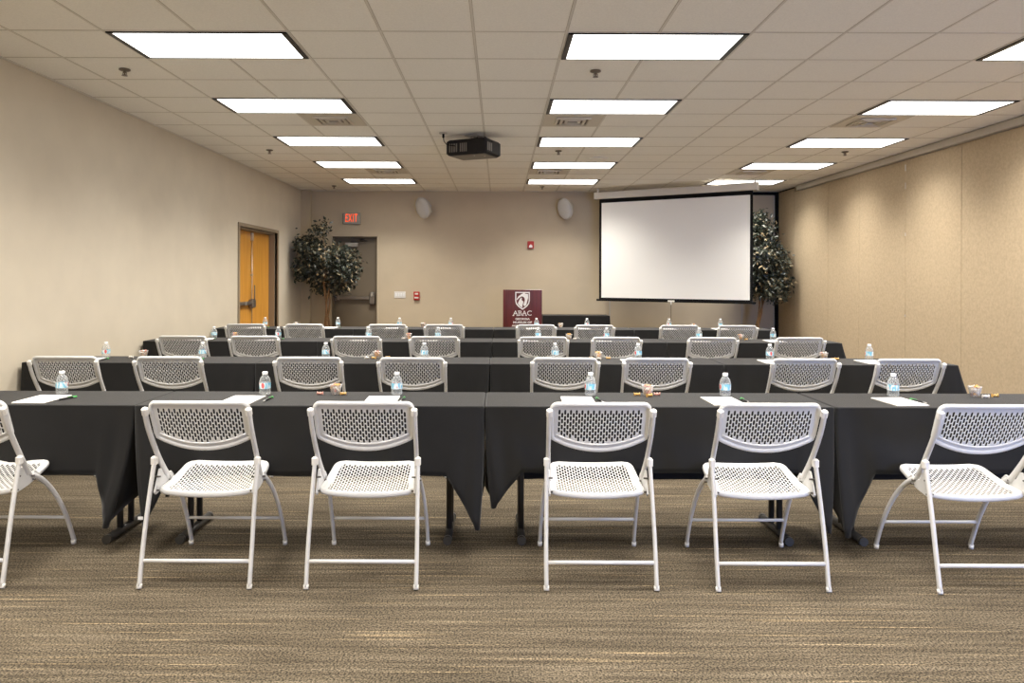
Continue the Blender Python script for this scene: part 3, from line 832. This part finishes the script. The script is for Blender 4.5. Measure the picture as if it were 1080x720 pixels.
    # inner raised rim along the bottom
    g.tube([fb(-.2 + .4 * i / 24, bot(-.2 + .4 * i / 24) + .026) - nb * -.001 for i in range(25)], .005, 8)
    bk = g.build('backrest', 'chair', t)
    # ---- frame
    for s in (-1, 1):
        side_ = [(s * .236, .018, .805), (s * .235, .062, .70), (s * .231, .150, .558), (s * .222, .235, .445)]
        g = MB(); g.tube([(x, y + Y0, z) for x, y, z in bez(side_, 6)], .0105, 10, ry=.0155); up_ = g.build('upright', 'chair_frame', t)
        g = MB(); g.bbox(-.014, .014, -.014, .012, -.03, .012, .006, Matrix.Translation((s * .234, .020 + Y0, .800)) @ Matrix.Rotation(radians(22), 4, 'X')); g.build('upright_cap', 'cap', up_)
        rl = [(s * .247, .0, .012), (s * .247, .030, .16), (s * .244, .072, .34), (s * .240, .128, .540)]
        g = MB(); g.tube([(x, y + Y0, z) for x, y, z in bez(rl, 6)], .0098, 10, ry=.0125); leg = g.build('leg', 'chair_frame', t)
        g = MB(); g.tube([(s * .247, -.004 + Y0, .002), (s * .247, .004 + Y0, .022)], .0122, 12); g.build('foot_cap', 'cap', leg)
        g = MB(); g.bbox(-.013, .013, -.016, .016, -.012, .03, .006, Matrix.Translation((s * .240, .128 + Y0, .535))); g.build('leg_cap', 'cap', leg)
        fl = [(s * .226, .238, .452), (s * .230, .33, .395), (s * .237, .42, .300), (s * .243, .505, .165), (s * .246, .572, .012)]
        g = MB(); g.tube([(x, y + Y0, z) for x, y, z in bez(fl, 6)], .0098, 10, ry=.0135); leg = g.build('leg', 'chair_frame', t)
        g = MB(); g.tube([(s * .246, .566 + Y0, .002), (s * .246, .562 + Y0, .022)], .0122, 12); g.build('foot_cap', 'cap', leg)
        g = MB()
        g.prism([(a + Y0, b) for a, b in ((.098, .405), (.15, .50), (.165, .50), (.20, .455), (.27, .462), (.30, .435), (.20, .405), (.11, .392))], -.004, .004, Matrix.Translation((s * .2265, 0, 0)) @ Matrix.Rotation(radians(90), 4, 'Z'))
        br = g.build('hinge_bracket', 'chair_frame', t)
        for yy, zz in ((.13, .47), (.235, .445), (.245, .425), (.115, .41)):
            g = MB(); g.lathe([(.004, -.0165), (.004, .0165)], 8, T=Matrix.Translation((s * .228, yy + Y0, zz)) @ Matrix.Rotation(radians(90), 4, 'Y'))
            g.build('bolt', 'bolt', br)
    g = MB(); g.tube([(-.246, .022 + Y0, .118), (.246, .022 + Y0, .118)], .009, 10); g.build('stretcher', 'chair_frame', t)
    g = MB(); g.tube([(-.243, .508 + Y0, .158), (.243, .508 + Y0, .158)], .008, 10); g.build('stretcher', 'chair_frame', t)
    return t

ORD = ['first', 'second', 'third', 'fourth', 'fifth', 'sixth', 'seventh', 'eighth']
chairX = [[-2.475, -1.366, -.618, .461, 1.229, 2.21],
          [-3.05, -2.32, -1.34, -.61, .46, 1.107, 2.14, 2.87],
          [-3.008, -2.33, -1.357, -.616, .42, 1.107, 2.026, 2.856],
          [-3.03, -2.33, -1.34, -.664, .439, 1.136, 2.149, 2.835]]
rearfoot = [3.366, 5.255, 7.15, 9.0]
chair0 = make_chair(); first = True
rr = random.Random(5)
for r in range(4):
    n = len(chairX[r])
    for i, x in enumerate(chairX[r]):
        x *= [1, 1.0085, 1.0085, 1.011][r]
        if r == 0:
            lab = ['white folding chair cut off by the left edge, in the front row', 'front row white folding chair, second from the left edge of the photo', 'front row white folding chair just left of the middle table seam',
                   'front row white folding chair just right of the middle table seam', 'front row white folding chair, second from the right edge of the photo', 'front row white folding chair cut off by the right edge'][i]
        else: lab = 'white perforated folding chair in the %s row, %s from the left wall' % (rown[r], ORD[i])
        loc = (x, rearfoot[r] + .29 + (rr.uniform(-.012, .012) if r else [0, 0, 0, -.005, -.012, -.03][i]), 0); rz = radians(rr.uniform(-1, 1)) if r else 0
        if first: chair0.location = loc; chair0['label'] = lab; first = False
        else: dup(chair0, loc, lab, rz)

# ------------------------------------------------------------------ things on the tables
TT = TZ + .0005
bot0 = thing('water_bottle', '', 'water bottle', (0, 0, TT), 0, 'small water bottles on the tables')
g = MB(); g.lathe([(.024, 0), (.030, .003), (.031, .012), (.0295, .024), (.031, .034), (.031, .066), (.0305, .074), (.026, .090), (.018, .102), (.0125, .108), (.0125, .114)], 24); g.build('bottle_body', 'water', bot0)
g = MB(); g.lathe([(.0313, .034), (.0313, .066)], 24, cap0=False, cap1=False); g.build('bottle_label', 'label', bot0)
g = MB(); g.lathe([(.0148, .110), (.0152, .113), (.0152, .124), (.0135, .1265)], 20); g.build('bottle_cap', 'bottle_cap', bot0)
pad0 = thing('notepad', '', 'notepad', (0, 0, TT), 0, 'white notepads on the tables')
g = MB(); g.bbox(-.085, .085, -.125, .125, .0015, .0065, .0006); g.build('paper_block', 'paper', pad0)
g = MB(); g.box(-.085, .085, -.125, .125, 0, .0014); g.build('card_back', 'cardboard', pad0)
pen0 = thing('pen', '', 'pen', (0, 0, TT), 0, 'pens beside the notepads')
g = MB(); g.tube([(0, -.04, .0055), (0, .045, .0055)], .0052, 10); g.build('pen_barrel', 'pen_black', pen0)
g = MB(); g.tube([(0, -.068, .0055), (0, -.058, .0055), (0, -.0405, .0055)], .0048, 10, rs=[.001, .0035, .0048]); g.build('pen_tip', 'pen_silver', pen0)
g = MB(); g.tube([(0, .0455, .0055), (0, .07, .0055)], .0048, 10); g.bbox(-.002, .002, .015, .068, .0105, .0125, .0005); g.build('pen_clip', 'pen_green', pen0)
BX = [[-2.343, -1.255, -.549, .488, 1.21, 2.11],
      [-3.109, -2.35, -1.376, -.596, .441, 1.099, 2.139, 2.929],
      [-2.98, -2.308, -1.366, -.643, .403, 1.119, 2.087, 2.858],
      [-3.007, -2.073, -1.284, -.626, .474, 1.122, 2.174, 2.83]]
PADX = [-2.364, -1.33, -.608, .407, 1.157, 2.07]
PENX = [-2.252, -1.2, -.503, .521, 1.275, 2.175]
fb_ = fp_ = fn_ = True
seat_of = [['at the left edge seat', 'before the second chair from the left', 'just left of the middle seam', 'just right of the middle seam', 'before the second chair from the right', 'at the right edge seat'],
           ['at the %s seat from the left wall' % o for o in ORD]]
for r in range(4):
    for i, x in enumerate(BX[r]):
        x *= [1.045, 1.025, 1.026, 1.029][r]
        s = seat_of[0 if r == 0 else 1][i]
        yb_ = rowY[r] + .13 + (rr.uniform(-.012, .012) if r else 0)
        lab = 'water bottle with blue label, %s row, %s' % (rown[r], s); rz = rr.uniform(0, 6.28)
        if fb_: bot0.location = (x, yb_, TT); bot0['label'] = lab; fb_ = False
        else: dup(bot0, (x, yb_, TT), lab, rz)
        px = PADX[i] * 1.027 if r == 0 else x - .07 + rr.uniform(-.02, .02); py = rowY[r] - .082 + (0 if r == 0 else .01)
        lab = 'white notepad, %s row, %s' % (rown[r], s)
        if fp_: pad0.location = (px, py, TT); pad0['label'] = lab; fp_ = False
        else: dup(pad0, (px, py, TT), lab, radians(rr.uniform(-3, 3)))
        nx = PENX[i] * 1.027 if r == 0 else px + .115 + rr.uniform(0, .02); 
        lab = 'black and green pen, %s row, %s' % (rown[r], s)
        if fn_: pen0.location = (nx, py + .01, TT); pen0['label'] = lab; pen0.rotation_euler = (0, 0, radians(-20)); fn_ = False
        else: dup(pen0, (nx, py + .01, TT), lab, radians([-20, -4, -3, 8, 0, 6][i]) if r == 0 else radians(rr.uniform(-14, 14)))

# candy cups and wrapped candies
cup0 = MB(); cup0.lathe([(.020, 0), (.024, .003), (.035, .055), (.0365, .056), (.0365, .0575), (.034, .0575), (.0225, .0045), (.0, .004)], 24, cap0=True, cap1=False)
cupme = cup0.mesh('candy_cup', 'cup')
def candy_mesh(m, seed):
    rnd = random.Random(seed); g = MB()
    g.tube([(-.021, 0, .007), (-.016, 0, .007), (-.010, 0, .007), (-.008, 0, .007), (0, 0, .007), (.008, 0, .007), (.010, 0, .007), (.016, 0, .007), (.021, 0, .007)], .0065, 8, rs=[.009, .007, .0022, .0055, .0068, .0055, .0022, .007, .009], ry=.0055)
    return g.mesh('wrapped_candy', m)
candies = [(candy_mesh('candy_gold', 1), 'gold'), (candy_mesh('candy_white', 2), 'white'), (candy_mesh('candy_pink', 3), 'pink')]
CUPX = [[None, -.885, .803, 2.575], [-2.796, -.96, .777, 2.547], [-2.744, -.943, .72, 2.50], [-2.6, -.976, .781, 2.477]]
stray = {(0, 1): [(-.085, -.01, 2), (.045, -.02, 0)], (0, 2): [(-.062, -.01, 0), (.052, .0, 2), (.0, -.045, 0)], (0, 3): [(.105, -.01, 0), (.03, -.045, 1)],
         (1, 0): [(-.085, -.03, 1), (.03, -.045, 0)], (1, 1): [(-.08, -.03, 1), (.085, .0, 0), (-.02, -.045, 0)], (1, 2): [(-.06, -.02, 0), (.08, -.01, 0), (0, -.045, 1)], (1, 3): [(.07, -.02, 0), (.10, -.01, 0)],
         (2, 1): [(-.05, -.04, 1), (.02, -.05, 0)], (2, 2): [(.06, -.02, 1)], (2, 3): [(.05, -.03, 0)]}
CP = ['by the left wall', 'left of centre', 'right of centre', 'at the right end']
for r in range(4):
    for ix in range(4):
        x = CUPX[r][ix]
        if x is None: continue
        x *= 1.0315; y = rowY[r] + .12
        where = '%s row table %s' % (rown[r], CP[ix])
        o = bpy.data.objects.new('candy_cup', cupme); COL.objects.link(o); o.location = (x, y, TT)
        tag(o, 'clear plastic cup of wrapped candies on the %s' % where, 'cup', 'clear candy cups')
        rnd = random.Random(100 + r * 10 + ix)
        lay = [(.006, 3, .009), (.020, 3, .011), (.034, 4, .014), (.049, 3, .012)]
        q = 0
        for z, n, rad in lay:
            for k in range(n):
                a = 2 * pi * k / n + rnd.random()
                me, cn = candies[rnd.choice([0, 1, 0, 1, 2])]
                c = bpy.data.objects.new('wrapped_candy', me); COL.objects.link(c)
                c.scale = (.62, .9, .9)
                c.location = (x + rad * cos(a), y + rad * sin(a), TT + z); c.rotation_euler = (rnd.uniform(-.5, .5), rnd.uniform(-.5, .5), rnd.uniform(0, 6))
                tag(c, '%s wrapped candy in the cup, %s' % (cn, where), 'candy', 'wrapped candies in cups')
        for (dx, dy, ci) in stray.get((r, ix), []):
            me, cn = candies[ci]
            c = bpy.data.objects.new('wrapped_candy', me); COL.objects.link(c); c.scale = (.8, 1.25, 1.25); c.location = (x + dx, y + dy, TT + .0005); c.rotation_euler = (0, 0, rnd.uniform(-.6, .6))
            sd = 'in front of' if abs(dx) < .04 else ('left of' if dx < 0 else 'right of')
            far = 'just ' if abs(dx) < .075 else 'further '
            tag(c, 'loose %s candy %s%s the cup, %s' % (cn, far, sd, where), 'candy', 'loose candies beside the cups')

# ------------------------------------------------------------------ blue tint for the right-hand chairs, from the added opening
L = bpy.data.lights.new('daylight', 'AREA'); L.shape = 'RECTANGLE'; L.size = W1 - W0 - .1; L.size_y = WT - WB - .1; L.energy = 60; L.spread = radians(100); L.color = (.20, .40, 1.0)
o = bpy.data.objects.new('daylight', L); COL.objects.link(o); o.location = ((W0 + W1) / 2, YF - .01, (WB + WT) / 2); o.rotation_euler = (radians(90), 0, 0)

# ------------------------------------------------------------------ world, camera, view
w = bpy.data.worlds.new('World'); sc.world = w; w.use_nodes = True
w.node_tree.nodes['Background'].inputs[0].default_value = (.8, .85, 1, 1); w.node_tree.nodes['Background'].inputs[1].default_value = .3
cam = bpy.data.cameras.new('camera'); co = bpy.data.objects.new('camera', cam); COL.objects.link(co)
co.location = (0, 0, 1.40)
co.rotation_euler = (Matrix.Rotation(radians(90), 4, 'X') @ Matrix.Rotation(radians(.18), 4, 'Z')).to_euler()
cam.sensor_width = 36; cam.lens = 791 / 1080 * 36; cam.shift_x = 13 / 1080; cam.shift_y = -67 / 1080; cam.clip_start = .05
sc.camera = co
sc.view_settings.view_transform = 'Standard'; sc.view_settings.look = 'None'; sc.view_settings.gamma = 1; sc.view_settings.use_curve_mapping = False
sc.view_settings.exposure = 0.65
sc.cycles.use_denoising = True; sc.cycles.max_bounces = 10; sc.cycles.transmission_bounces = 8; sc.cycles.transparent_max_bounces = 8
sc.cycles.sample_clamp_indirect = 6; sc.cycles.caustics_refractive = False; sc.cycles.caustics_reflective = False
